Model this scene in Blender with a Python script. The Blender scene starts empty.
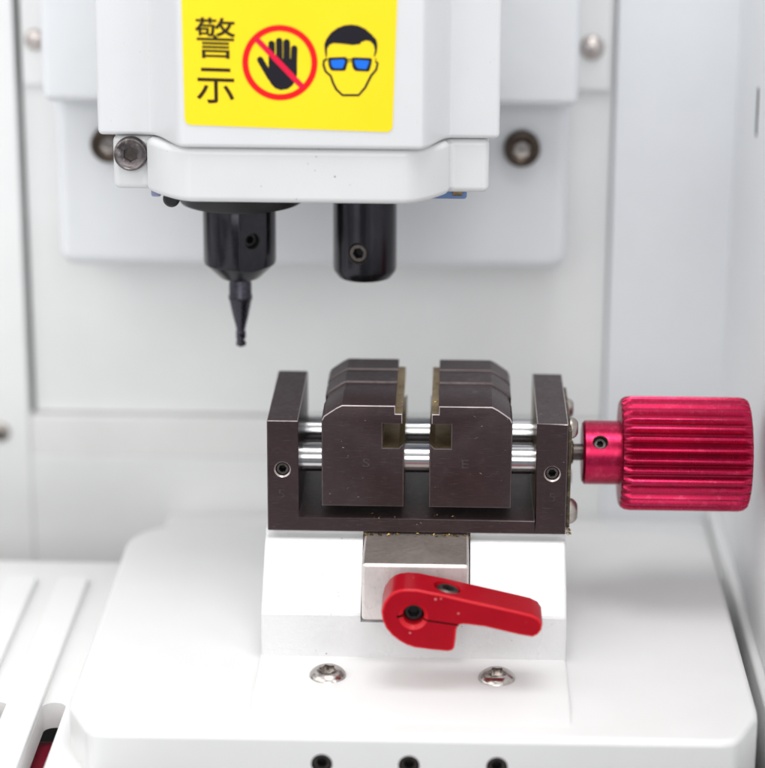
# Key-cutting machine close-up.  Units: 1 Blender unit = 1 cm.
# X to the right along the clamp, Y away from the viewer, Z up; origin = bottom front edge of the clamp.
import bpy, bmesh, random
from math import sin, cos, pi, radians, sqrt, atan2
from mathutils import Matrix, Vector

random.seed(7)
S = bpy.context.scene
COL = S.collection

# ------------------------------------------------------------------ materials
def new_mat(name):
    m = bpy.data.materials.new(name); m.use_nodes = True
    nt = m.node_tree; b = nt.nodes['Principled BSDF']
    return m, nt, b

def N(nt, kind, **kw):
    n = nt.nodes.new(kind)
    for k, v in kw.items():
        if k.startswith('i_'):
            n.inputs[k[2:].replace('_', ' ')].default_value = v
        else:
            setattr(n, k, v)
    return n

def ramp(nt, fac, stops):
    r = nt.nodes.new('ShaderNodeValToRGB')
    el = r.color_ramp.elements
    while len(el) > 1: el.remove(el[-1])
    el[0].position, el[0].color = stops[0][0], (*stops[0][1], 1)
    for p, c in stops[1:]:
        e = el.new(p); e.color = (*c, 1)
    nt.links.new(fac, r.inputs['Fac'])
    return r.outputs['Color']

def mixc(nt, fac, a, b, blend='MIX'):
    m = nt.nodes.new('ShaderNodeMix'); m.data_type = 'RGBA'; m.blend_type = blend
    for sock, v in ((m.inputs[0], fac), (m.inputs[6], a), (m.inputs[7], b)):
        if isinstance(v, (int, float)): sock.default_value = v
        elif isinstance(v, tuple): sock.default_value = (*v, 1)
        else: nt.links.new(v, sock)
    return m.outputs[2]

def g3(v): return (v, v, v)

def paint(name, col, rough=.38, peel=.25, peel_scale=26, mottle=.05, specks=0.0, scuff=0.0, coat=0.0, speck_scale=5.0, spec=.5, speck_col=(.10, .085, .07)):
    """Powder coat or enamel: faint mottling, orange peel, optional dirt specks and scuffs."""
    m, nt, b = new_mat(name)
    tc = N(nt, 'ShaderNodeTexCoord'); P = tc.outputs['Object']
    n1 = N(nt, 'ShaderNodeTexNoise', i_Scale=.55, i_Detail=5.0, i_Roughness=.6); nt.links.new(P, n1.inputs['Vector'])
    f = ramp(nt, n1.outputs['Fac'], [(.3, g3(1 - mottle)), (.7, g3(1.0))])
    c = mixc(nt, 1.0, col, f, 'MULTIPLY')
    if scuff:
        mp = N(nt, 'ShaderNodeMapping'); mp.inputs['Scale'].default_value = (1.2, 1.2, 6); mp.inputs['Rotation'].default_value = (0, .5, .2)
        nt.links.new(P, mp.inputs['Vector'])
        n3 = N(nt, 'ShaderNodeTexNoise', i_Scale=2.2, i_Detail=9.0, i_Roughness=.75); nt.links.new(mp.outputs['Vector'], n3.inputs['Vector'])
        sc = ramp(nt, n3.outputs['Fac'], [(.60, g3(0)), (.78, g3(scuff))])
        c = mixc(nt, sc, c, tuple(x * .62 for x in col))
    if specks:
        v = N(nt, 'ShaderNodeTexVoronoi', i_Scale=speck_scale); nt.links.new(P, v.inputs['Vector'])
        d = ramp(nt, v.outputs['Distance'], [(.075, g3(1)), (.125, g3(0))])
        n4 = N(nt, 'ShaderNodeTexNoise', i_Scale=.9, i_Detail=2.0); nt.links.new(P, n4.inputs['Vector'])
        k = ramp(nt, n4.outputs['Fac'], [(.50, g3(0)), (.62, g3(specks))])
        c = mixc(nt, mixc(nt, 1.0, d, k, 'MULTIPLY'), c, speck_col)
    nt.links.new(c, b.inputs['Base Color'])
    n2 = N(nt, 'ShaderNodeTexNoise', i_Scale=peel_scale, i_Detail=3.0); nt.links.new(P, n2.inputs['Vector'])
    bp = N(nt, 'ShaderNodeBump', i_Strength=peel, i_Distance=.01); nt.links.new(n2.outputs['Fac'], bp.inputs['Height'])
    nt.links.new(bp.outputs['Normal'], b.inputs['Normal'])
    rr = ramp(nt, n1.outputs['Fac'], [(.3, g3(rough * .85)), (.7, g3(rough * 1.15))])
    nt.links.new(rr, b.inputs['Roughness'])
    b.inputs['Specular IOR Level'].default_value = spec
    b.inputs['Coat Weight'].default_value = coat; b.inputs['Coat Roughness'].default_value = .15
    return m

def metal(name, col, rough=.3, metallic=1.0, streak=(1, 1, 1), var=.25, bump=.08, scale=14, dirt=None, dirt_amt=0.0, spec=.5, chips=0.0):
    """Machined metal with directional brushing and optional grime."""
    m, nt, b = new_mat(name)
    tc = N(nt, 'ShaderNodeTexCoord')
    mp = N(nt, 'ShaderNodeMapping'); mp.inputs['Scale'].default_value = streak
    nt.links.new(tc.outputs['Object'], mp.inputs['Vector'])
    n1 = N(nt, 'ShaderNodeTexNoise', i_Scale=scale, i_Detail=6.0, i_Roughness=.65); nt.links.new(mp.outputs['Vector'], n1.inputs['Vector'])
    n0 = N(nt, 'ShaderNodeTexNoise', i_Scale=1.3, i_Detail=5.0); nt.links.new(tc.outputs['Object'], n0.inputs['Vector'])
    f = ramp(nt, n1.outputs['Fac'], [(.3, g3(1 - var)), (.7, g3(1.0))])
    c = mixc(nt, 1.0, col, f, 'MULTIPLY')
    f2 = ramp(nt, n0.outputs['Fac'], [(.35, g3(1 - var * .8)), (.65, g3(1.0))])
    c = mixc(nt, 1.0, c, f2, 'MULTIPLY')
    if dirt:
        n5 = N(nt, 'ShaderNodeTexNoise', i_Scale=5.0, i_Detail=8.0, i_Roughness=.7); nt.links.new(tc.outputs['Object'], n5.inputs['Vector'])
        c = mixc(nt, ramp(nt, n5.outputs['Fac'], [(.52, g3(0)), (.68, g3(dirt_amt))]), c, dirt)
    if chips:
        v = N(nt, 'ShaderNodeTexVoronoi', i_Scale=5.0)
        mp3 = N(nt, 'ShaderNodeMapping'); mp3.inputs['Scale'].default_value = (1, 1, 2.4); mp3.inputs['Rotation'].default_value = (0, .5, 0)
        nt.links.new(tc.outputs['Object'], mp3.inputs['Vector'])
        n8 = N(nt, 'ShaderNodeTexNoise', i_Scale=14.0, i_Detail=2.0); nt.links.new(tc.outputs['Object'], n8.inputs['Vector'])
        va = N(nt, 'ShaderNodeVectorMath', operation='MULTIPLY_ADD'); va.inputs[1].default_value = (.25, .25, .25); nt.links.new(n8.outputs['Color'], va.inputs[0]); nt.links.new(mp3.outputs['Vector'], va.inputs[2])
        nt.links.new(va.outputs[0], v.inputs['Vector'])
        d = ramp(nt, v.outputs['Distance'], [(.06, g3(1)), (.12, g3(0))])
        n6 = N(nt, 'ShaderNodeTexNoise', i_Scale=1.9, i_Detail=3.0); nt.links.new(tc.outputs['Object'], n6.inputs['Vector'])
        c = mixc(nt, mixc(nt, 1.0, d, ramp(nt, n6.outputs['Fac'], [(.54, g3(0)), (.60, g3(chips * .75))]), 'MULTIPLY'), c, (.42, .36, .33))
        # fine hairline scratches
        mp2 = N(nt, 'ShaderNodeMapping'); mp2.inputs['Scale'].default_value = (1.2, 1.2, 26); mp2.inputs['Rotation'].default_value = (0, .12, 0)
        nt.links.new(tc.outputs['Object'], mp2.inputs['Vector'])
        n7 = N(nt, 'ShaderNodeTexNoise', i_Scale=3.0, i_Detail=6.0); nt.links.new(mp2.outputs['Vector'], n7.inputs['Vector'])
        c = mixc(nt, ramp(nt, n7.outputs['Fac'], [(.60, g3(0)), (.72, g3(.35))]), c, (.12, .095, .095))
    nt.links.new(c, b.inputs['Base Color'])
    b.inputs['Metallic'].default_value = metallic
    b.inputs['Specular IOR Level'].default_value = spec
    rr = ramp(nt, n1.outputs['Fac'], [(.25, g3(rough * .8)), (.75, g3(min(1, rough * 1.25)))])
    nt.links.new(rr, b.inputs['Roughness'])
    bp = N(nt, 'ShaderNodeBump', i_Strength=bump, i_Distance=.01); nt.links.new(n1.outputs['Fac'], bp.inputs['Height'])
    nt.links.new(bp.outputs['Normal'], b.inputs['Normal'])
    return m

M = {}
M['cast'] = paint('white cast enamel', (.74, .74, .735), .34, .22, 22, .03, scuff=.05, coat=.1)
M['pedestal'] = paint('white pedestal enamel', (.70, .70, .70), .28, 1.0, 8, .03, specks=.5, scuff=.10, coat=.25)
M['cover'] = paint('white cover enamel', (.67, .675, .685), .36, .20, 30, .03, specks=.12, coat=.15, speck_scale=6)
M['cover_low'] = paint('white lower cover enamel', (.67, .675, .675), .36, .22, 30, .04, specks=1.0, scuff=.08, coat=.15, speck_scale=5.5)
M['plate'] = paint('pale grey white plate enamel', (.745, .76, .78), .42, .15, 30, .04, scuff=.06)
M['sheet'] = paint('pale sheet metal enamel', (.82, .825, .82), .45, .15, 30, .04, scuff=.07)
M['sheet_cool_shade'] = paint('sheet enamel in painted cool shade', (.79, .807, .832), .42, .15, 30, .04, scuff=.07)  # copy of the sheet enamel; the right side's cooler light is put into its colour
M['sheet_ledge'] = paint('ledge enamel', (.81, .81, .80), .45, .15, 30, .05)
M['wall_side'] = paint('side wall enamel', (.89, .90, .91), .45, .12, 30, .03)
M['tray'] = paint('white tray plastic', (.77, .77, .765), .42, .15, 30, .03)
M['crimson'] = paint('dark red painted floor', (.24, .002, .02), .4, .1, 30, .1)
M['gap'] = paint('dark gap floor', (.035, .03, .03), .6, .1, 30, .1)
M['yellow'] = paint('yellow sticker vinyl', (.93, .69, .016), .36, .06, 30, .03, spec=.22)
M['ink'] = paint('black print', (.012, .010, .016), .6, .05, 40, .2, spec=.2)
M['ink_text'] = paint('brown black print', (.035, .018, .004), .6, .05, 40, .1, spec=.22)
M['red_ink'] = paint('red print', (.80, .006, .01), .6, .05, 40, .04, spec=.22)
M['pink_ink'] = paint('red slash print', (.72, .006, .045), .6, .05, 40, .04, spec=.22)
M['blue_ink'] = paint('blue print', (.01, .16, .75), .6, .05, 40, .05, spec=.22)
M['blue_part'] = paint('blue plastic', (.14, .24, .46), .4, .1, 30, .1)
M['lilac'] = paint('pale blue plastic', (.30, .32, .50), .4, .1, 30, .1)
M['recess'] = paint('painted recess shade', (.36, .36, .35), .5, .1, 30, .1)
M['nickel_side'] = metal('scuffed nickel screw', (.62, .57, .53), .38, .95, (1, 1, 1), .3, .1, 9, (.25, .19, .12), .6)
M['nickel_pale'] = metal('pale nickel screw', (.66, .60, .57), .30, .9, (1, 1, 1), .15, .05, 9)
M['black_rubber'] = paint('black seal', (.012, .012, .013), .45, .1, 30, .1)
M['burnish'] = metal('burnished brown steel', (.044, .025, .027), .36, .25, (1.0, 1.0, 9.0), .24, .06, 9, (.10, .08, .075), .12, .40, chips=.8)
M['half_worn_glint'] = metal('half worn edge and groove glint', (.15, .12, .12), .4, .6, (1, 1, 1), .4, .1, 10)  # half worn bevels; also the painted highlight on the jaw groove ramps
M['worn'] = metal('worn bright edge', (.62, .54, .53), .35, .9, (1, 1, 1), .35, .1, 10)
M['bronze'] = metal('worn bronze face', (.42, .32, .19), .36, .85, (1, 5, 1), .45, .1, 7, (.08, .055, .03), .6)
M['dark_bronze'] = metal('grimy bronze plate', (.15, .12, .085), .42, .8, (1, 1, 1), .5, .15, 9, (.50, .38, .20), .6)
M['brass_edge'] = metal('rubbed brass coloured edge', (.66, .50, .29), .38, .85, (1, 4, 1), .5, .1, 8, (.10, .07, .04), .7)
M['chrome'] = metal('polished steel rod', (.64, .64, .65), .15, 1.0, (6, .5, .5), .08, .02, 8)
M['dark_steel'] = metal('dull dark steel', (.16, .14, .13), .38, .9, (1, 1, 1), .35, .12, 9, (.07, .05, .03), .5)
M['nickel'] = metal('nickel screw', (.60, .56, .53), .22, 1.0, (1, 1, 1), .2, .06, 9, (.18, .14, .11), .4)
M['cap'] = metal('grimy cap screw', (.20, .175, .175), .34, .95, (1, 1, 1), .4, .2, 16, (.62, .56, .54), .55)
M['brown_screw'] = metal('brown oxidised screw', (.085, .065, .052), .33, .9, (1, 1, 1), .3, .1, 9, (.20, .15, .10), .4)
M['block'] = metal('satin nickel block', (.82, .76, .735), .42, .55, (8, .5, .5), .14, .04, 10, (.40, .35, .32), .35)
M['block_top'] = metal('darker brown block top', (.40, .345, .315), .42, .6, (1.5, 1.5, 1), .18, .06, 8, (.26, .22, .19), .4)  # darker and browner than the block's other faces
M['chuck'] = metal('black oxide chuck', (.046, .044, .052), .20, .85, (1, 1, 6), .3, .05, 10, (.05, .045, .05), .4, .55)
M['cutter'] = metal('dark coated carbide', (.09, .085, .105), .26, .9, (1, 1, 3), .35, .08, 12)
M['anodised'] = metal('crimson anodised aluminium', (.47, .008, .062), .28, .75, (6, 1, 1), .14, .05, 8, (.80, .10, .20), .25)
M['anodised_groove'] = metal('darker crimson groove', (.34, .006, .045), .36, .75, (6, 1, 1), .25, .05, 8, (.10, .01, .02), .5)  # darker crimson for the flute bottoms, with dark mottling
M['lever'] = paint('red lever enamel', (.36, .0, .009), .34, .35, 9, .16, spec=.25, specks=.75, speck_col=(.75, .30, .30), speck_scale=4.5)
M['lever_edge'] = paint('red edge highlight', (.56, .006, .016), .33, .2, 12, .1, spec=.3)  # lighter red paints an edge highlight on the lever's bevels
M['black_hole'] = paint('dark bore', (.006, .006, .006), .6, .1, 30, .1)
M['mark'] = metal('engraved mark', (.085, .068, .068), .45, .4, (1, 1, 1), .5, .1, 20)
M['swarf'] = metal('brass swarf', (.62, .42, .16), .35, 1.0, (1, 1, 1), .5, .1, 8)

# ------------------------------------------------------------------ mesh helpers
def B(): return bmesh.new()

def box(bm, x0, x1, y0, y1, z0, z1, mi=0):
    v = [bm.verts.new(p) for p in ((x0, y0, z0), (x1, y0, z0), (x1, y1, z0), (x0, y1, z0), (x0, y0, z1), (x1, y0, z1), (x1, y1, z1), (x0, y1, z1))]
    for q in ((3, 2, 1, 0), (4, 5, 6, 7), (0, 1, 5, 4), (1, 2, 6, 5), (2, 3, 7, 6), (3, 0, 4, 7)):
        f = bm.faces.new([v[i] for i in q]); f.material_index = mi
    return bm

AX = {'x': lambda a, b, t: (t, a, b), 'y': lambda a, b, t: (a, t, b), 'z': lambda a, b, t: (a, b, t)}

def prism(bm, prof, axis, t0, t1, side_mats=None, mi=0):
    """Closed 2-D outline swept along an axis: x -> (y,z), y -> (x,z), z -> (x,y)."""
    P = AX[axis]
    a = [bm.verts.new(P(u, w, t0)) for u, w in prof]
    b = [bm.verts.new(P(u, w, t1)) for u, w in prof]
    n = len(prof)
    for i in range(n):
        j = (i + 1) % n
        f = bm.faces.new((a[i], a[j], b[j], b[i])); f.material_index = side_mats.get(i, mi) if side_mats else mi
    bm.faces.new(a[::-1]).material_index = mi
    bm.faces.new(b).material_index = mi
    bmesh.ops.recalc_face_normals(bm, faces=bm.faces)
    return bm

def lathe(bm, prof, seg=48, mi=0, clip=None):
    """Revolve (r, z) pairs about Z; clip = (direction angle, distance) mills a flat."""
    rings = []
    for r, z in prof:
        if r < 1e-6: rings.append([bm.verts.new((0, 0, z))]); continue
        ring = []
        for k in range(seg):
            x, y = r * cos(2 * pi * k / seg), r * sin(2 * pi * k / seg)
            if clip:
                dx, dy = cos(clip[0]), sin(clip[0]); d = x * dx + y * dy
                if d > clip[1]: x -= (d - clip[1]) * dx; y -= (d - clip[1]) * dy
            ring.append(bm.verts.new((x, y, z)))
        rings.append(ring)
    for p, q in zip(rings, rings[1:]):
        for k in range(seg):
            l = (k + 1) % seg
            if len(p) == 1 and len(q) == 1: continue
            if len(p) == 1: f = bm.faces.new((p[0], q[k], q[l]))
            elif len(q) == 1: f = bm.faces.new((p[k], p[l], q[0]))
            else: f = bm.faces.new((p[k], p[l], q[l], q[k]))
            f.material_index = mi
    if len(rings[0]) > 1: bm.faces.new(rings[0][::-1]).material_index = mi
    if len(rings[-1]) > 1: bm.faces.new(rings[-1]).material_index = mi
    bmesh.ops.recalc_face_normals(bm, faces=bm.faces)
    return bm

def xf(bm, loc=(0, 0, 0), direction=None, spin=0.0):
    m = Matrix.Translation(Vector(loc))
    if direction is not None:
        m = m @ Vector(direction).to_track_quat('Z', 'Y').to_matrix().to_4x4()
    m = m @ Matrix.Rotation(spin, 4, 'Z')
    bm.transform(m); return bm

def bevel(bm, w, seg=3, ang=32, mi=-1, only=None):
    bm.normal_update()
    ed = [e for e in bm.edges if len(e.link_faces) == 2 and e.calc_face_angle(0) > radians(ang) and (only is None or only(e))]
    if ed:
        bmesh.ops.bevel(bm, geom=ed, offset=w, offset_type='OFFSET', segments=seg, profile=.5, affect='EDGES', clamp_overlap=True, material=mi)
    return bm

def subtract(bm, cutters):
    """Boolean difference; cutter faces keep their own material index."""
    tm = bpy.data.meshes.new('tmp'); bm.to_mesh(tm)
    o = bpy.data.objects.new('tmp', tm); COL.objects.link(o)
    for k in range(4): tm.materials.append(None)
    tmp = []
    for c in cutters:
        cm = bpy.data.meshes.new('tmpc'); bmesh.ops.recalc_face_normals(c, faces=c.faces); c.to_mesh(cm); c.free()
        for k in range(4): cm.materials.append(None)
        co = bpy.data.objects.new('tmpc', cm); COL.objects.link(co); tmp.append(co)
        md = o.modifiers.new('b', 'BOOLEAN'); md.operation = 'DIFFERENCE'; md.solver = 'EXACT'; md.object = co
        md.material_mode = 'INDEX'
    dg = bpy.context.evaluated_depsgraph_get(); dg.update()
    me = bpy.data.meshes.new_from_object(o.evaluated_get(dg))
    bm.free(); r = bmesh.new(); r.from_mesh(me)
    for q in [o] + tmp:
        d = q.data; bpy.data.objects.remove(q); bpy.data.meshes.remove(d)
    bpy.data.meshes.remove(me)
    return r

def world_loc(o):
    v = Vector((0, 0, 0))
    while o is not None: v += o.location; o = o.parent
    return v

def obj(name, bm, mats, parent=None, smooth=30, weighted=False, origin=None):
    """Link one bmesh (built in scene coordinates) as ONE mesh object."""
    if not isinstance(mats, (list, tuple)): mats = [mats]
    base = world_loc(parent) if parent else Vector((0, 0, 0))
    org = Vector(origin) if origin is not None else base
    bmesh.ops.translate(bm, verts=bm.verts, vec=-org)
    bm.normal_update()
    for f in bm.faces: f.smooth = True
    for e in bm.edges:
        e.smooth = not (len(e.link_faces) == 2 and e.calc_face_angle(0) > radians(smooth))
    me = bpy.data.meshes.new(name); bm.to_mesh(me); bm.free()
    for m in mats: me.materials.append(M[m])
    o = bpy.data.objects.new(name, me); COL.objects.link(o)
    o.parent = parent; o.location = org - base
    if weighted:
        w = o.modifiers.new('weighted normals', 'WEIGHTED_NORMAL'); w.keep_sharp = True; w.weight = 80
    return o

def thing(name, label, cat, loc, group=None, kind=None):
    o = bpy.data.objects.new(name, None); COL.objects.link(o)
    o.location = loc; o.empty_display_size = .5
    o['label'] = label; o['category'] = cat
    if group: o['group'] = group
    if kind: o['kind'] = kind
    return o

def ngon_prism(n, r, z0, z1, star=0.0, mi=0):
    bm = B(); k = n * (2 if star else 1)
    prof = [((r if i % 2 == 0 or not star else r * star) * cos(2 * pi * i / k), (r if i % 2 == 0 or not star else r * star) * sin(2 * pi * i / k)) for i in range(k)]
    return prism(bm, prof, 'z', z0, z1, mi=mi)

def cyl(r, z0, z1, seg=40, mi=0): return lathe(B(), [(r, z0), (r, z1)], seg, mi)

def button_screw(name, parent, loc, n, R, mat, socket='hex', spin=.3, h=.55, inner='dark_steel'):
    bm = lathe(B(), [(R * .97, -.12 * R), (R, 0), (R * .985, .1 * R), (R * .9, .26 * R * h / .55), (R * .74, .41 * R * h / .55), (R * .56, .5 * R * h / .55), (0, h * R)], 48)
    top = h * R + .1
    if socket == 'none': return obj(name, xf(bm, loc, n, spin), [mat, inner], parent)
    c = ngon_prism(6, R * .50, .12 * R * h, top, star=.74 if socket == 'torx' else 0, mi=1)
    bm = subtract(bm, [c])
    return obj(name, xf(bm, loc, n, spin), [mat, inner], parent)

def cap_screw(name, parent, loc, n, R, mat, spin=.5):
    bm = lathe(B(), [(R * .9, -.1), (R * .96, .0), (R, .03), (R, .14), (R * .95, .19), (R * .86, .205), (R * .80, .185), (R * .62, .165), (0, .16)], 56)
    bm = subtract(bm, [ngon_prism(6, R * .46, .02, .5, mi=1)])
    return obj(name, xf(bm, loc, n, spin), [mat, 'dark_steel'], parent)

def set_screw(name, parent, loc, n, R, mat='dark_steel', spin=.2, sub=.03):
    bm = lathe(B(), [(R, -.35), (R, -sub - .03), (R * .9, -sub), (0, -sub)], 36)
    bm = subtract(bm, [ngon_prism(6, R * .62, -.28, .2, mi=1)])
    return obj(name, xf(bm, loc, n, spin), [mat, 'black_hole'], parent)

def hole_cutter(loc, n, R, depth, ch=.035, mi=1, mi_wall=None):
    bm = lathe(B(), [(R, -depth), (R, -ch), (R + ch, 0), (R + ch, .2)], 36, mi)
    return xf(bm, loc, n)

def rrect(x0, x1, y0, y1, r, seg=6):
    pts = []
    for cx, cy, a in ((x1 - r, y1 - r, 0), (x0 + r, y1 - r, 90), (x0 + r, y0 + r, 180), (x1 - r, y0 + r, 270)):
        for k in range(seg + 1):
            t = radians(a + 90 * k / seg); pts.append((cx + r * cos(t), cy + r * sin(t)))
    return pts

def text_polys(s, box2, tilt=0.0, bold=0.0):
    """Glyph outline faces of the built-in font fitted to box2 = (u0, u1, v0, v1): list of (verts, faces)."""
    cu = bpy.data.curves.new('glyph', 'FONT'); cu.body = s; cu.resolution_u = 5; cu.offset = bold
    o = bpy.data.objects.new('glyph', cu); COL.objects.link(o)
    dg = bpy.context.evaluated_depsgraph_get(); dg.update()
    me = bpy.data.meshes.new_from_object(o.evaluated_get(dg))
    vs = [(v.co.x, v.co.y) for v in me.vertices]; fs = [tuple(p.vertices) for p in me.polygons]
    bpy.data.objects.remove(o); bpy.data.curves.remove(cu); bpy.data.meshes.remove(me)
    ax, bx = min(v[0] for v in vs), max(v[0] for v in vs); ay, by = min(v[1] for v in vs), max(v[1] for v in vs)
    u0, u1, v0, v1 = box2
    out = []
    for x, y in vs:
        u = u0 + (x - ax) / (bx - ax) * (u1 - u0); v = v0 + (y - ay) / (by - ay) * (v1 - v0)
        out.append((u, v + tilt * (u - u0)))
    return out, fs

# ================================================================== machine housing
H = thing('machine_housing', 'white sheet metal machine housing with recessed back panel behind the clamp and cutter', 'machine housing', (0, 10, -7))
# outer back panel with the rectangular recess: left, right and lower sheets
bm = B()
prism(bm, [(-17, -7), (-9.51, -7), (-9.51, 17), (-17, 17)], 'y', 10.0, 10.8)
obj('back_panel', bevel(bm, .04), 'sheet', H, weighted=True)
bm = B(); box(bm, 4.36, 7.3, 10.0, 10.8, -7, 17)
obj('back_panel', bevel(bm, .07), 'sheet_cool_shade', H, weighted=True)
bm = B(); box(bm, -9.509, 4.359, 10.03, 10.7, -7, -2.03)
obj('lower_panel', bevel(bm, .03), 'sheet', H, weighted=True)
bm = B(); box(bm, -9.509, 4.359, 10.06, 10.6, -2.026, -1.035)
obj('ledge', bevel(bm, .04), 'sheet_ledge', H, weighted=True)
b2 = B(); box(b2, -9.6, 4.5, 10.95, 11.05, -2.5, 17); obj('recess_back', b2, 'recess', H)  # grey sheet behind the panel gap; the gap's shade is in its colour
bm = B(); box(bm, -9.385, 4.325, 10.34, 10.55, -.99, 17)
obj('recessed_panel', bm, 'sheet', H)
bm = B(); box(bm, -9.36, 4.25, 10.16, 10.337, 7.03, 17)
st = obj('mounting_strip', bevel(bm, .05), 'sheet', H, weighted=True)
button_screw('screw', H, (3.80, 10.16, 8.03), (0, -1, 0), .29, 'nickel_pale', 'none')
button_screw('screw', H, (-9.02, 10.16, 8.09), (0, -1, 0), .25, 'nickel_pale', 'none')
button_screw('screw', H, (-10.22, 10.0, -1.43), (0, -1, 0), .24, 'nickel_side')
# right inner side wall
bm = B(); box(bm, 7.15, 7.6, -9, 9.998, -7, 17)
bm = subtract(bm, [xf(prism(B(), rrect(-.16, .16, -.55, .55, .15), 'z', -.3, .1, mi=1), (7.15, 6.2, 7.35), (-1, 0, 0), 0)])
obj('side_wall', bm, ['wall_side', 'dark_steel'], H)
# chip tray at the left: plate with raised ribs and through slots
TZ = -3.2
bm = prism(B(), rrect(-17, -6.0, -14, 6.2, .8), 'z', TZ - .55, TZ)
bevel(bm, .16, 3, 40)
cut = []
pitch = 1.16
for k in range(0, 6):
    xr = -6.90 - k * pitch * 1.0; xl = xr - .47
    pr = [(xl, -15), (xr, -15)] + [((xl + xr) / 2 + (xr - xl) / 2 * cos(t), -1.62 + .22 * sin(t)) for t in [pi * i / 10 for i in range(11)]]
    cut.append(prism(B(), pr, 'z', TZ - 1, TZ + .5))
bm = subtract(bm, cut)
tray = obj('chip_tray', bm, 'tray', H, smooth=40)
for k in range(0, 5):
    xr = -7.37 - k * pitch; xl = xr - (pitch - .47)
    b2 = B(); prism(b2, rrect(xl, xr, -13.5, 4.9, .12), 'z', TZ - .02, TZ + .15)
    obj('tray_rib', bevel(b2, .05, 3, 40), 'tray', tray, weighted=True)
b2 = B(); box(b2, -16.9, 7.1, -12, 9.9, -5.6, -5.3)
fl = obj('base_floor', b2, 'gap', H)
b2 = B(); box(b2, -16.5, -6.4, -12, -1.15, -5.29, -4.15)
obj('chip_drawer', bevel(b2, .1), 'crimson', H)
b2 = B(); box(b2, 6.93, 7.148, -9, 9.9, -5.28, -3.0)
obj('bounce_rail', bevel(b2, .08), 'sheet', H)  # added white rail, raised to brighten the gap beside the table
b2 = B(); box(b2, -6.2, 6.92, 6.25, 9.98, -5.28, -3.4)
obj('rear_deck', bevel(b2, .2), 'tray', H)

# ================================================================== slide carriage behind the head
C_ = thing('slide_carriage', 'pale grey slide carriage plate on the back panel behind the spindle head', 'slide carriage', (-2.5, 8, 3.3))
bm = prism(B(), [(-8.38, 7.24), (3.36, 7.24), (3.36, 16), (-8.38, 16)], 'y', 7.0, 10.15)
bevel(bm, .22, 4, 40)
obj('upper_bracket', bm, 'plate', C_, weighted=True)
bm = prism(B(), rrect(-8.30, 3.23, 3.28, 7.6, .35), 'y', 8.0, 10.33)
bevel(bm, .3, 4, 50)
obj('lower_plate', bm, 'plate', C_, weighted=True)
for x in (2.18, -7.06):
    cap = lathe(B(), [(.36, -.1), (.41, .0), (.41, .20), (.37, .27), (.30, .28), (.25, .25), (0, .22)], 40)
    cap = subtract(cap, [ngon_prism(6, .19, .06, .5, mi=1)])
    obj('cap_screw', xf(cap, (x, 7.98, 6.15), (0, -1, 0), .4), ['brown_screw', 'nickel'], C_)  # bright nickel socket faces paint a glint into the brown head

# ================================================================== spindle head
HD = thing('spindle_head', 'white spindle head with yellow warning sticker above the clamp', 'spindle head', (-2.37, 3.5, 6.0))

def smoothstep(t): return t * t * (3 - 2 * t)
def plan(xl, xa, xb, xc, xd, xr, ye, yf, yb, mode):
    pts = [(xr, yb), (xl, yb), (xl, ye), (xa, ye)]
    n = 10
    for k in range(1, n):
        t = k / n
        if mode == 's': pts.append((xa + (xb - xa) * t, ye + (yf - ye) * smoothstep(t)))
        else:
            pts.append((xa + (xb - xa) * t, ye - .18 + (yf - ye + .18) * (1 - (1 - t) ** 1.7)))
    if mode != 's': pts.insert(4, (xa, ye - .18))
    pts.append((xb, yf)); pts.append((xc, yf))
    for k in range(1, n):
        t = k / n
        if mode == 's': pts.append((xc + (xd - xc) * t, yf + (ye - yf) * smoothstep(t)))
        else:
            pts.append((xc + (xd - xc) * t, ye - .18 + (yf - ye + .18) * (1 - t ** 1.7)))
    if mode != 's': pts.append((xd, ye - .18))
    pts += [(xd, ye), (xr, ye)]
    return pts

bm = prism(B(), plan(-6.30, -5.30, -4.50, .02, .62, 1.54, 1.1, 0, 6.99, 's'), 'z', 7.78, 15)
bevel(bm, .10, 4, 40)
cover = obj('cover', bm, 'cover', HD, smooth=28, weighted=True)
bm = prism(B(), plan(-6.03, -5.33, -4.35, -.30, .56, 1.35, 1.2, .12, 6.99, 'q'), 'z', 6.68, 7.755)
bevel(bm, .13, 4, 50)
obj('lower_cover', bm, 'cover_low', HD, smooth=28, weighted=True)
bm = box(B(), -5.8, 1.1, 1.5, 6.9, 7.75, 7.79); obj('gasket', bm, 'black_rubber', HD)
cap_screw('cap_screw', HD, (-5.66, 1.2, 7.42), (0, -1, 0), .335, 'cap')
# spindles under the head
def at_axis(bm, x, y): return xf(bm, (x, y, 0))
bm = lathe(B(), [(1.30, 6.70), (1.30, 6.02), (1.26, 5.95), (.5, 5.95)], 72)
obj('bearing_flange', at_axis(bm, -3.72, 3.5), 'black_rubber', HD)
fa = radians(-62)
bm = lathe(B(), [(.70, 6.0), (.755, 5.9), (.755, 4.68), (.74, 4.62), (.44, 4.33), (.40, 4.30), (.245, 4.30), (.245, 4.6)], 96)
hx = (-3.765 + .69 * cos(fa), 3.5 + .69 * sin(fa), 5.22)
flat_cut = xf(box(B(), -1, 1, -1, 1, .69, 2), (0, 0, 5.1), (cos(fa), sin(fa), 0))
bm = at_axis(subtract(bm, [flat_cut, hole_cutter((.694 * cos(fa), .694 * sin(fa), hx[2]), (cos(fa), sin(fa), 0), .155, .4, .02, 1)]), -3.765, 3.5)
chuck = obj('cutter_chuck', bm, ['chuck', 'black_hole'], HD)
assert any(p.material_index == 1 for p in chuck.data.polygons)
set_screw('set_screw', chuck, (hx[0] - .12 * cos(fa), hx[1] - .12 * sin(fa), hx[2]), (cos(fa), sin(fa), 0), .15, 'black_rubber')
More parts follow.
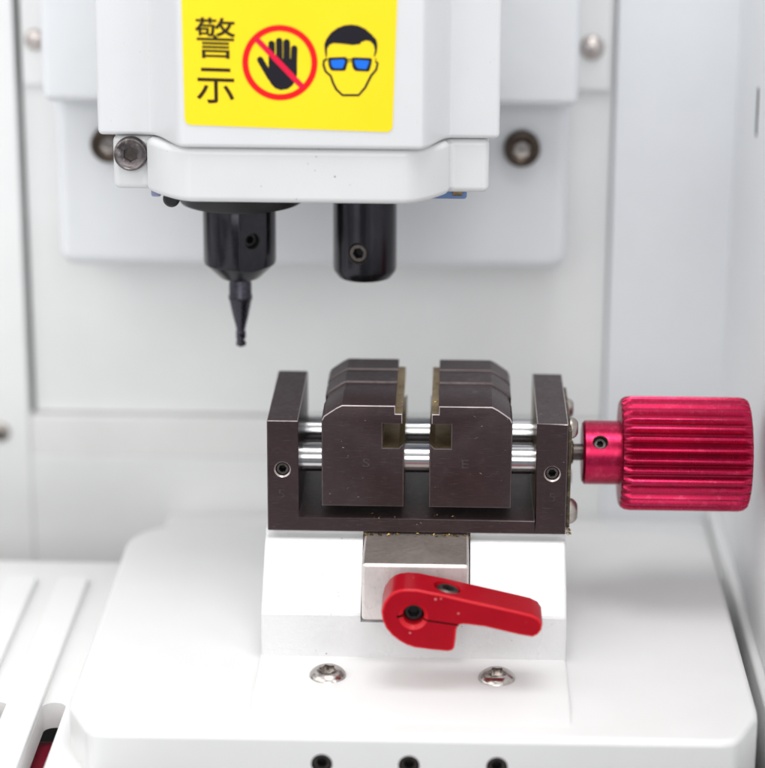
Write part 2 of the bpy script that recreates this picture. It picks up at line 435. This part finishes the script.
bm = lathe(B(), [(.66, 6.75), (.66, 4.55), (.64, 4.48), (.55, 4.36), (.50, 4.34), (.20, 4.34), (.20, 4.7)], 96)
f2 = radians(-101)
h2 = (-1.16 + .655 * cos(f2), 3.5 + .655 * sin(f2), 4.99)
bm = at_axis(bm, -1.16, 3.5)
bm = subtract(bm, [hole_cutter(h2, (cos(f2), sin(f2), 0), .20, .4, .03, 1)])
prb = obj('probe_chuck', bm, ['chuck', 'dark_steel'], HD)
set_screw('set_screw', prb, (h2[0] - .02 * cos(f2), h2[1] - .02 * sin(f2), h2[2]), (cos(f2), sin(f2), 0), .195, 'dark_steel')
# small parts under the ears
bm = box(B(), -.25, .93, 2.0, 3.2, 6.36, 6.69); obj('blue_connector', bevel(bm, .06), 'blue_part', HD)
bm = box(B(), .64, .84, 1.93, 2.05, 6.44, 6.56); obj('contact', bevel(bm, .03), 'bronze', HD)
bm = box(B(), -5.40, -5.20, 2.0, 2.8, 6.34, 6.69); obj('pale_connector', bevel(bm, .05), 'lilac', HD)
bm = lathe(B(), [(.17, 0), (.17, .3), (.12, .36), (0, .36)], 24); obj('dark_bolt', xf(bm, (-4.98, 2.2, 6.33), (0, -1, 0)), 'black_rubber', HD)
bm = box(B(), -5.1, -4.86, 2.1, 2.6, 6.3, 6.69); obj('bolt_lug', bevel(bm, .03), 'black_rubber', HD)

# ---- warning sticker: artwork drawn on its own grid (41 x 26 mm vinyl label)
def sp(u, v): return (-3.398 + (u - 240) * .01888, 9.447 - (v - 62) * .0190 + (u - 240) * .00017)

def flat(bm, pts, y, mi=0, grid=True):
    vs = [bm.verts.new((p[0], y, p[1])) for p in ([sp(*q) for q in pts] if grid else pts)]
    f = bm.faces.new(vs); f.material_index = mi
    f.normal_update()
    if f.normal.y > 0: f.normal_flip()

def stroke(bm, pts, w, y, mi=0, closed=False):
    n = len(pts); L = []; R_ = []
    for i in range(n):
        a = pts[(i - 1) % n] if (closed or i > 0) else pts[i]
        b = pts[(i + 1) % n] if (closed or i < n - 1) else pts[i]
        dx, dy = b[0] - a[0], b[1] - a[1]; l = sqrt(dx * dx + dy * dy) or 1
        nx, ny = -dy / l * w / 2, dx / l * w / 2
        L.append((pts[i][0] + nx, pts[i][1] + ny)); R_.append((pts[i][0] - nx, pts[i][1] - ny))
    for i in range(n if closed else n - 1):
        j = (i + 1) % n
        flat(bm, [L[i], L[j], R_[j], R_[i]], y, mi)

def capsule(x0, y0, x1, y1, w):
    a = atan2(y1 - y0, x1 - x0); r = w / 2; pts = []
    for k in range(9): t = a + pi / 2 + pi * k / 8; pts.append((x0 + r * cos(t), y0 + r * sin(t)))
    for k in range(9): t = a - pi / 2 + pi * k / 8; pts.append((x1 + r * cos(t), y1 + r * sin(t)))
    return pts

corner = [(182.5, -24), (397.5, -20), (392.6, 132.6), (183.6, 125.2)]
def round_poly(pts, r, seg=6):
    out = []; n = len(pts)
    for i in range(n):
        p, q, s = Vector(pts[i - 1]), Vector(pts[i]), Vector(pts[(i + 1) % n])
        d1, d2 = (p - q).normalized(), (s - q).normalized()
        for k in range(seg + 1):
            t = k / seg; a, c = q + d1 * r, q + d2 * r
            v = (1 - t) ** 2 * a + 2 * t * (1 - t) * q + t * t * c; out.append((v.x, v.y))
    return out
bm = prism(B(), [sp(*p) for p in round_poly(corner, 7)], 'y', -.016, .02)
stk = obj('warning_sticker', bm, 'yellow', HD)
stk['label'] = 'yellow warning sticker with no-touch hand and goggles pictograms'
Y1 = -.0195
bm = B()
for ch, (u0, u1, v0, v1) in (('\u8b66', (195.6, 235.4, 57.4, 17.0)), ('\u793a', (196.2, 233.6, 102.4, 67.4))):
    vs, fs = text_polys(ch, (u0, u1, v0, v1), .03)
    for k_, (du, dv) in enumerate(((0, 0), (.45, 0), (0, .45), (.45, .45))):
        q = [bm.verts.new((sp(p[0] + du, p[1] + dv)[0], Y1 - .0008 * k_, sp(p[0] + du, p[1] + dv)[1])) for p in vs]
        for f in fs: bm.faces.new([q[i] for i in f])
bmesh.ops.recalc_face_normals(bm, faces=bm.faces)
for f in bm.faces:
    if f.normal.y > 0: f.normal_flip()
obj('warning_text', bm, 'ink_text', stk)
# crossed-out hand
bm = B()
def hz(x, y): return (255 + x / 6.986, y / 6.986)
yk = Y1
for a in ((118, 306, 118, 450, 41), (171, 286, 171, 450, 41), (223, 296, 222, 450, 43), (276, 338, 272, 450, 40)):
    yk -= .0006; flat(bm, capsule(*hz(a[0], a[1]), *hz(a[2], a[3]), a[4] * 1.12 / 6.986), yk)
yk -= .0006; flat(bm, capsule(*hz(37, 416), *hz(108, 540), 44 / 6.986), yk)
yk -= .0006; flat(bm, [hz(*p) for p in ((98, 425), (120, 408), (295, 408), (294, 520), (284, 560), (262, 595), (228, 621), (180, 629), (140, 615), (112, 586), (92, 548), (76, 505), (96, 470))], yk)
cx, cy, ro, ri = 280.0, 62.6, 37.6, 31.6
yk -= .001
rg = 64
for k in range(rg):
    a, b_ = 2 * pi * k / rg, 2 * pi * (k + 1) / rg
    flat(bm, [(cx + ro * cos(a), cy + ro * sin(a)), (cx + ro * cos(b_), cy + ro * sin(b_)), (cx + ri * cos(b_), cy + ri * sin(b_)), (cx + ri * cos(a), cy + ri * sin(a))], yk, 1)
stroke(bm, [(cx - 23.6, cy - 24.2), (cx + 23.2, cy + 25.0)], 5.6, yk - .001, 2)
obj('no_touch_symbol', bm, ['ink', 'red_ink', 'pink_ink'], stk)
# head wearing goggles
bm = B()
def fz(x, y): return (320 + x / 8.538, 15 + y / 8.538)
hair = [(50, 360), (40, 300), (38, 245), (58, 200), (95, 150), (150, 110), (210, 88), (265, 82), (325, 90), (385, 118), (440, 165), (480, 210), (490, 255), (485, 310), (468, 355), (458, 352), (468, 300), (458, 255), (430, 225), (395, 217), (350, 232), (345, 248), (280, 257), (200, 247), (120, 240), (85, 252), (62, 285), (60, 355)]
yk = Y1
def tri_poly(bm, pts, y, mi=0):
    flat(bm, pts, y, mi)
tri_poly(bm, [fz(*p) for p in hair], yk)
jaw = [(62, 372), (34, 390), (30, 425), (48, 480), (92, 520), (112, 580), (140, 635), (192, 684), (330, 684), (385, 620), (415, 560), (438, 515), (480, 465), (492, 408), (470, 395)]
stroke(bm, [fz(*p) for p in jaw], 2.4, yk)
stroke(bm, [fz(468, 378), fz(482, 374)], 1.2, yk)
for c4 in (((72, 366), (222, 360), (236, 395), (214, 472), (96, 470), (78, 430)), ((272, 366), (300, 364), (440, 370), (436, 410), (416, 478), (300, 472), (280, 440))):
    c4 = [fz(*p) for p in c4]
    mx = sum(p[0] for p in c4) / len(c4); my = sum(p[1] for p in c4) / len(c4)
    c4 = [(mx + (p[0] - mx) * 1.06, my + (p[1] - my) * 1.08) for p in c4]
    flat(bm, round_poly(c4, 2.2, 5), yk - .001)
    inner = [(p[0] + (2.9 if p[0] < mx else -2.9), p[1] + (2.5 if p[1] < my else -2.5)) if abs(p[1] - my) > 3.2 else (p[0] + (2.9 if p[0] < mx else -2.9), p[1]) for p in c4]
    flat(bm, round_poly(inner, 1.2, 4), yk - .002, 1)
stroke(bm, [fz(222, 378), fz(285, 378)], 1.3, yk - .0004)
stroke(bm, [fz(222, 398), fz(285, 398)], .8, yk - .0004)
obj('goggles_symbol', bm, ['ink', 'blue_ink'], stk)

# ================================================================== milling cutter in the chuck
MC = thing('milling_cutter', 'small dark tapered milling cutter held in the left black chuck', 'milling cutter', (-3.765, 3.5, 2.77))
bm = lathe(B(), [(.22, 4.55), (.22, 4.22), (.235, 4.18), (.235, 3.93), (.25, 3.90), (.25, 3.83), (.232, 3.79), (.165, 3.46), (.108, 3.24), (.096, 3.17)], 48)
obj('shank', at_axis(bm, -3.765, 3.5), 'cutter', MC)
bm = B(); seg = 20; nz = 26; prev = None
for k in range(nz + 1):
    z = 3.17 - (3.17 - 2.77) * k / nz; tw = k / nz * 2 * pi * .85; ring = []
    taper = 1.0 if k < nz - 3 else 1 - .28 * (k - nz + 3)
    for s in range(seg):
        a = 2 * pi * s / seg
        r = .105 * (1 - .55 * max(0, cos(2 * (a - tw))) ** 2) * (1 if k > 2 else .95)
        ring.append(bm.verts.new((r * taper * cos(a), r * taper * sin(a), z)))
    if prev:
        for s in range(seg): bm.faces.new((prev[s], prev[(s + 1) % seg], ring[(s + 1) % seg], ring[s]))
    prev = ring
bm.faces.new(prev)
bmesh.ops.recalc_face_normals(bm, faces=bm.faces)
obj('flutes', at_axis(bm, -3.765, 3.5), 'cutter', MC, smooth=50)

# ================================================================== work table
W = thing('work_table', 'white cast work table with pedestal under the key clamp', 'work table', (0, 0, -5.2))
tz = -2.25
plan_t = [(-5.70, -4.62), (5.72, -4.62), (5.95, -4.57), (6.10, -4.42), (6.52, -3.45), (6.55, -3.1)]
rr = 1.35
plan_t += [(6.53 - rr + rr * cos(t), 6.2 - rr + rr * sin(t)) for t in [pi / 2 * i / 10 for i in range(11)]]
plan_t += [(-6.53 + rr + rr * cos(t), 6.2 - rr + rr * sin(t)) for t in [pi / 2 + pi / 2 * i / 10 for i in range(11)]]
plan_t += [(-6.55, -3.15), (-6.51, -3.45), (-6.08, -4.40), (-5.92, -4.57)]
bm = prism(B(), plan_t, 'z', -5.2, tz)
bevel(bm, .14, 4, 50)
ssx = (-1.65, -.03, 1.60)
bm = subtract(bm, [hole_cutter((x, -4.62, -2.835), (0, -1, 0), .185, .5, .015, 1) for x in ssx])
table = obj('table_plate', bm, ['cast', 'dark_steel'], W, smooth=28, weighted=True)
for i, x in enumerate(ssx):
    set_screw('set_screw', W, (x, -4.61, -2.835), (0, -1, 0), .18, 'dark_steel', spin=.3 * i, sub=.05)
bm = prism(B(), [(-.6, -2.4), (-.6, -2.165), (-3.2, -2.165), (-4.25, -2.262), (-4.25, -2.4)], 'x', -3.06, 3.01)
bevel(bm, .06, 3, 40)
obj('foot_plate', bm, 'cast', W, weighted=True)
bm = prism(B(), [(3.4, -2.3), (3.4, -.012), (.20, -.012), (.18, -.15), (-.05, -.20), (-1.20, -1.24), (-1.25, -1.32), (-1.26, -2.3)], 'x', -3.03, 3.0)
bevel(bm, .07, 4, 60)
bevel(bm, .03, 3, 35)
bm = subtract(bm, [box(B(), -1.06, 1.09, -2, .6, -1.42, .3)])
obj('pedestal', bm, 'pedestal', W, smooth=40, weighted=True)
for x in (-1.66, 1.62):
    button_screw('button_screw', W, (x, -2.17, -2.165), (.0, -.12, 1), .36, 'nickel', 'torx', spin=.4 + x, h=.45, inner='nickel')

# ================================================================== key clamp
K = thing('key_clamp', 'dark brown steel two-jaw key clamp with crimson knob and red lever on white pedestal', 'key clamp', (0, 1.6, 0))
def dim_edges(b, z0):
    """Only the top front edges are rubbed bright; the rest of the bevels are half worn."""
    for f in b.faces:
        if f.material_index == 1 and f.calc_center_median().z < z0: f.material_index = 3

U = [(-2.97, 0), (2.985, 0), (2.985, 2.325), (2.365, 2.325), (2.365, .285), (-2.345, .285), (-2.345, 2.325), (-2.97, 2.325)]
bm = prism(B(), U, 'y', 0, 3.3, {3: 2})
for px_ in (-2.345, 2.365):
    bmesh.ops.bisect_plane(bm, geom=bm.verts[:] + bm.edges[:] + bm.faces[:], plane_co=(px_, 0, 0), plane_no=(1, 0, 0))
bevel(bm, .022, 2, 40, 1)
dim_edges(bm, 2.28)
cut = [hole_cutter((x, 0, z), (0, -1, 0),   .14, .5, .028, 1) for x, z in ((-2.665, 1.30), (2.69, 1.285))]
bm = subtract(bm, cut)
body = obj('clamp_body', bm, ['burnish', 'worn', 'bronze', 'half_worn_glint'], K, smooth=30, weighted=True)
for x, z in ((-2.665, 1.30), (2.69, 1.285)):
    set_screw('set_screw', K, (x, .0, z), (0, -1, 0), .13, 'dark_steel', sub=.05)

def jaw_bm(s):
    """One jaw lofted along Y; the top and shoulder dip at two milled grooves."""
    pr = [(-1.885, .545), (-.25, .545), (-.25, 1.89), (-.36, 1.785), (-.675, 1.785), (-.675, 2.285), (-.285, 2.285), (-.285, 2.50), (-.425, 2.50), (-.425, 2.664), (-1.479, 2.664), (-1.60, 2.60), (-1.84, 2.43), (-1.885, 2.34)]
    low = [(0, 0)] * 9 + [(0, -1), (.25, -1), (.5, -.87), (.8, -.6), (1, -.1)]
    st = [(-.004, 0), (1.03, 0), (1.045, .04), (1.575, .04), (1.60, 0), (2.23, 0), (2.245, .035), (2.44, .035), (2.455, 0), (3.12, 0)]
    bronze = {1, 2, 3, 4, 5, 6, 7, 8}
    b = B(); rows = []
    for y, d in st:
        rows.append([b.verts.new(((x + lx * d) * -s, y, z + lz * d)) for (x, z), (lx, lz) in zip(pr, low)])
    n = len(pr)
    for k, (p, q) in enumerate(zip(rows, rows[1:])):
        for i in range(n):
            j = (i + 1) % n
            f = b.faces.new((p[i], p[j], q[j], q[i]))
            f.material_index = 4 if i in (7, 8) else 2 if i in bronze else (3 if st[k][1] != st[k + 1][1] and i >= 9 and i < 13 else 0)  # groove ramps take a paler metal, painting in an edge highlight
    b.faces.new(rows[0]); b.faces.new(rows[-1])
    bmesh.ops.recalc_face_normals(b, faces=b.faces)
    bevel(b, .022, 2, 50, 1, only=lambda e: max(v.co.y for v in e.verts) < .01)
    dim_edges(b, 2.30)
    return b

for s, ch, fx in ((-1, 'S', -1.0), (1, 'E', .965)):
    j = obj('jaw', jaw_bm(s), ['burnish', 'worn', 'bronze', 'half_worn_glint', 'brass_edge'], K, smooth=24)
    vs, fs = text_polys(ch, (fx - .07, fx + .07, 1.38, 1.56))
    b2 = B(); q = [b2.verts.new((x, -.0075, z)) for x, z in vs]
    for f in fs: b2.faces.new([q[i] for i in f])
    obj('engraved_mark', b2, 'mark', j)
for fx in (-2.69, 2.70):
    vs, fs = text_polys('5', (fx - .065, fx + .065, .70, .88))
    b2 = B(); q = [b2.verts.new((x, -.004, z)) for x, z in vs]
    for f in fs: b2.faces.new([q[i] for i in f])
    obj('engraved_mark', b2, 'mark', body)
for y in (.86, 2.55):
    bm = lathe(B(), [(.29, -2.40), (.29, 2.42)], 64)
    obj('guide_rod', xf(bm, (0, y, 1.275), (1, 0, 0)), 'chrome', K)
bm = lathe(B(), [(.17, -2.40), (.17, 3.45)], 40)
obj('lead_screw', xf(bm, (0, 1.7, 1.16), (1, 0, 0)), 'dark_steel', K)
bm = lathe(B(), [(.26, 2.98), (.26, 3.14), (.22, 3.18), (.1, 3.18)], 40)
obj('shaft_bush', xf(bm, (0, 1.7, 1.16), (1, 0, 0)), 'bronze', K)
bm = box(B(), 2.987, 3.07, .22, 3.05, .06, 2.12)
ep = obj('end_plate', bevel(bm, .02), 'dark_bronze', K)
for y, z, r in ((.75, 2.0, .22), (2.6, 1.80, .22), (.72, .24, .27), (2.6, .3, .22)):
    button_screw('side_screw', K, (3.07, y, z), (1, 0, 0), r, 'nickel_side', h=.7)
# knob
kb = lathe(B(), [(.20, 3.36), (.60, 3.36), (.655, 3.41), (.655, 4.16), (.2, 4.16)], 72)
ka = radians(0)
kx = (3.70, 1.7 - .655 * cos(radians(38)), 1.157 + .655 * sin(radians(38)))
kn = (0, -cos(radians(38)), sin(radians(38)))
kb = xf(kb, (0, 1.7, 1.157), (1, 0, 0))
kb = subtract(kb, [hole_cutter(kx, kn, .13, .35, .03, 1)])
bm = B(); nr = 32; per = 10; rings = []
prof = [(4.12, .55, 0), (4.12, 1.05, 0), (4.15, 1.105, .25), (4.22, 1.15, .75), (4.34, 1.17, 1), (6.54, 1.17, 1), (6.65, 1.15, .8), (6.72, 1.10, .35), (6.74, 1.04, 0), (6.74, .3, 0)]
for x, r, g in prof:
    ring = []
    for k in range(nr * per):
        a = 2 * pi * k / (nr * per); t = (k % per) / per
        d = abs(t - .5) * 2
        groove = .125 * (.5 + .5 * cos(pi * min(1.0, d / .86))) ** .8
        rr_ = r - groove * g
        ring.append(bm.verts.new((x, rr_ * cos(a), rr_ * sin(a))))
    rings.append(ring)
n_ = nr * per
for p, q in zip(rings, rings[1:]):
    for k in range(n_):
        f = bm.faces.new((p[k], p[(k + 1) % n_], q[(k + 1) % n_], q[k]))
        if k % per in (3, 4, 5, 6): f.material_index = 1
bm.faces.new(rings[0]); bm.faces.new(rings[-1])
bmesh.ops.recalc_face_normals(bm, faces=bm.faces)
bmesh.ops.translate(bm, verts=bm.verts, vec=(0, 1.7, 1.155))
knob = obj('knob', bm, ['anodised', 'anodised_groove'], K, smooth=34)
knob['label'] = 'crimson fluted knob'
obj('knob_collar', kb, ['anodised', 'dark_steel'], knob)
set_screw('set_screw', knob, (kx[0], kx[1] + .1 * cos(radians(38)), kx[2] - .1 * sin(radians(38))), kn, .125, 'dark_steel')
# nickel block in the pedestal slot
bm = box(B(), -1.03, 1.055, -1.6, .35, -1.24, -.045)
bevel(bm, .075, 4, 40)
bm.normal_update()
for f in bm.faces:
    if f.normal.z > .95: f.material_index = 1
obj('clamp_block', bm, ['block', 'block_top'], K, weighted=True)
# red lever
LV = [(-0.607, -0.501), (-0.561, -0.322), (-0.467, -0.169), (-0.374, -0.091), (-0.257, -0.044), (-0.116, -0.026), (0.071, -0.033), (0.588, -0.136), (1.058, -0.245), (1.528, -0.348), (1.999, -0.457), (2.235, -0.514), (2.378, -0.588), (2.451, -0.704), (2.43, -0.832), (2.367, -0.92), (2.269, -0.972), (2.009, -0.931), (1.348, -0.774), (0.948, -0.729), (0.854, -0.762), (0.822, -0.859), (0.811, -1.038), (0.789, -1.218), (0.757, -1.275), (0.672, -1.297), (0.365, -1.272), (0.034, -1.231), (-0.132, -1.173), (-0.274, -1.088), (-0.402, -0.983), (-0.511, -0.846), (-0.583, -0.679)]
bm = prism(B(), LV, 'y', -2.9, -2.02)
bevel(bm, .045, 3, 45, 1)
hub = (.005, -2.9, -.577)
c1 = hole_cutter(hub, (0, -1, 0), .205, 1.4, .07, 1)
c2 = B(); box(c2, .12, .93, -3.2, -1.6, -.018, .014, 2); c2.transform(Matrix.Translation((0, 0, -.62)) @ Matrix.Rotation(radians(8), 4, 'Y'))
c3 = box(B(), -.31, 0, -3.2, -1.6, -.615, -.565, 2)
c4 = xf(lathe(B(), [(.27, -.14), (.27, .3)], 36, 1), (.64, -2.47, -.145), (.22, 0, 1))
c4.transform(Matrix.Identity(4))
bm = subtract(bm, [c1, c2, c3, c4])
lev = obj('lever', bm, ['lever', 'lever_edge', 'black_hole'], K, smooth=30, weighted=True)
lev['label'] = 'red locking lever'
cap = lathe(B(), [(.22, -.12), (.22, .06), (.18, .09), (0, .09)], 36); cap = subtract(cap, [ngon_prism(6, .13, -.05, .3, mi=1)])
obj('clamp_screw', xf(cap, (.64, -2.47, -.245), (.22, 0, 1)), ['dark_steel', 'black_hole'], lev)
bm = lathe(B(), [(.20, 1.62), (.20, 2.62), (.16, 2.66), (.0, 2.66)], 40)
bm = subtract(bm, [ngon_prism(6, .12, 2.45, 3)])
obj('lever_shaft', xf(bm, (.005, 0, -.577), (0, -1, 0)), 'black_rubber', K)

# brass swarf along the seam under the clamp (uncountable)
bm = B()
def chip(x, y, z, s):
    p = [Vector((random.gauss(0, s), random.gauss(0, s), random.gauss(0, s * .6))) + Vector((x, y, z)) for _ in range(4)]
    v = [bm.verts.new(q) for q in p]
    for f in ((0, 1, 2), (0, 2, 3), (0, 3, 1), (1, 3, 2)): bm.faces.new([v[i] for i in f])
for _ in range(80): chip(random.uniform(-1.0, 1.03), -.02 - random.random() ** 2 * .10, -.025, random.uniform(.010, .030))
for _ in range(14): chip(random.choice((-1.03, 1.07)) + random.gauss(0, .012), random.uniform(-.16, -.03), random.uniform(-.10, -.02), .018)
for _ in range(60): chip(3.0 + random.random() * .09, random.uniform(.0, .5), random.uniform(-.012, .02), .018)
for _ in range(22): chip(random.choice((-1, 1)) * random.uniform(.3, .42), random.uniform(.05, 3.0), 2.51, .014)
for _ in range(24): chip(random.uniform(-.9, .8), random.uniform(-.0, .3), .29, .012)
sw = obj('brass_swarf', bm, 'swarf')
sw['label'] = 'tiny gold metal chips caught along the seam under the dark clamp'; sw['category'] = 'metal chips'; sw['kind'] = 'stuff'

# ================================================================== light
wd = bpy.data.worlds.new('World'); S.world = wd; wd.use_nodes = True
nt = wd.node_tree; bg = nt.nodes['Background']
tc = N(nt, 'ShaderNodeTexCoord'); sx = N(nt, 'ShaderNodeSeparateXYZ'); nt.links.new(tc.outputs['Generated'], sx.inputs[0])
# a white studio: bright overhead, greyer at eye level with darker furniture-like patches round the horizon
up = ramp(nt, sx.outputs['Z'], [(0.0, (.78, .80, .84)), (.12, (.62, .64, .68)), (.40, (.98, .99, 1.0)), (.8, (1.25, 1.25, 1.25))])
mp = N(nt, 'ShaderNodeMapping'); mp.inputs['Scale'].default_value = (1, 1, .45); nt.links.new(tc.outputs['Generated'], mp.inputs['Vector'])
nz_ = N(nt, 'ShaderNodeTexNoise', i_Scale=2.6, i_Detail=1.0); nt.links.new(mp.outputs['Vector'], nz_.inputs['Vector'])
pat = ramp(nt, nz_.outputs['Fac'], [(.40, g3(.30)), (.52, g3(1.0)), (.66, g3(1.55))])
nt.links.new(mixc(nt, 1.0, up, pat, 'MULTIPLY'), bg.inputs['Color'])
bg.inputs['Strength'].default_value = 1.0

def area(name, loc, target, sx, sy, power, col):
    l = bpy.data.lights.new(name, 'AREA'); l.shape = 'RECTANGLE'; l.size = sx; l.size_y = sy; l.energy = power; l.color = col
    o = bpy.data.objects.new(name, l); COL.objects.link(o); o.location = loc
    o.rotation_euler = (Vector(target) - Vector(loc)).to_track_quat('-Z', 'Y').to_euler()
    return o
area('key_softbox', (-42, -26, 36), (0, 3, 0), 56, 50, 10500, (1, .99, .97))
area('top_softbox', (2, -12, 50), (0, 2, 0), 20, 17, 10500, (1, 1, 1))
area('front_fill_added', (-6, -85, 34), (0, 4, 3), 60, 40, 22000, (1, 1, 1))  # added fill from behind the camera to brighten the back walls
area('side_softbox', (42, -34, 24), (0, 2, 2), 24, 30, 8000, (.93, .96, 1))

# ================================================================== camera
cam = bpy.data.cameras.new('camera'); co = bpy.data.objects.new('camera', cam); COL.objects.link(co)
cam.sensor_fit = 'HORIZONTAL'; cam.sensor_width = 36; cam.lens = 2430 / 765 * 36
cam.clip_start = .5; cam.clip_end = 500
rot = Matrix.Rotation(radians(1.63), 3, 'Z') @ Matrix.Rotation(pi / 2 - radians(17.7), 3, 'X') @ Matrix.Rotation(radians(.25), 3, 'Z')
co.rotation_euler = rot.to_euler(); co.location = (.609, -45.398, 17.603)
cam.dof.use_dof = True; cam.dof.focus_distance = 48.0; cam.dof.aperture_fstop = .095
S.camera = co
S.view_settings.view_transform = 'Standard'; S.view_settings.look = 'None'; S.view_settings.exposure = 0; S.view_settings.gamma = 1
S.cycles.max_bounces = 10; S.cycles.diffuse_bounces = 6
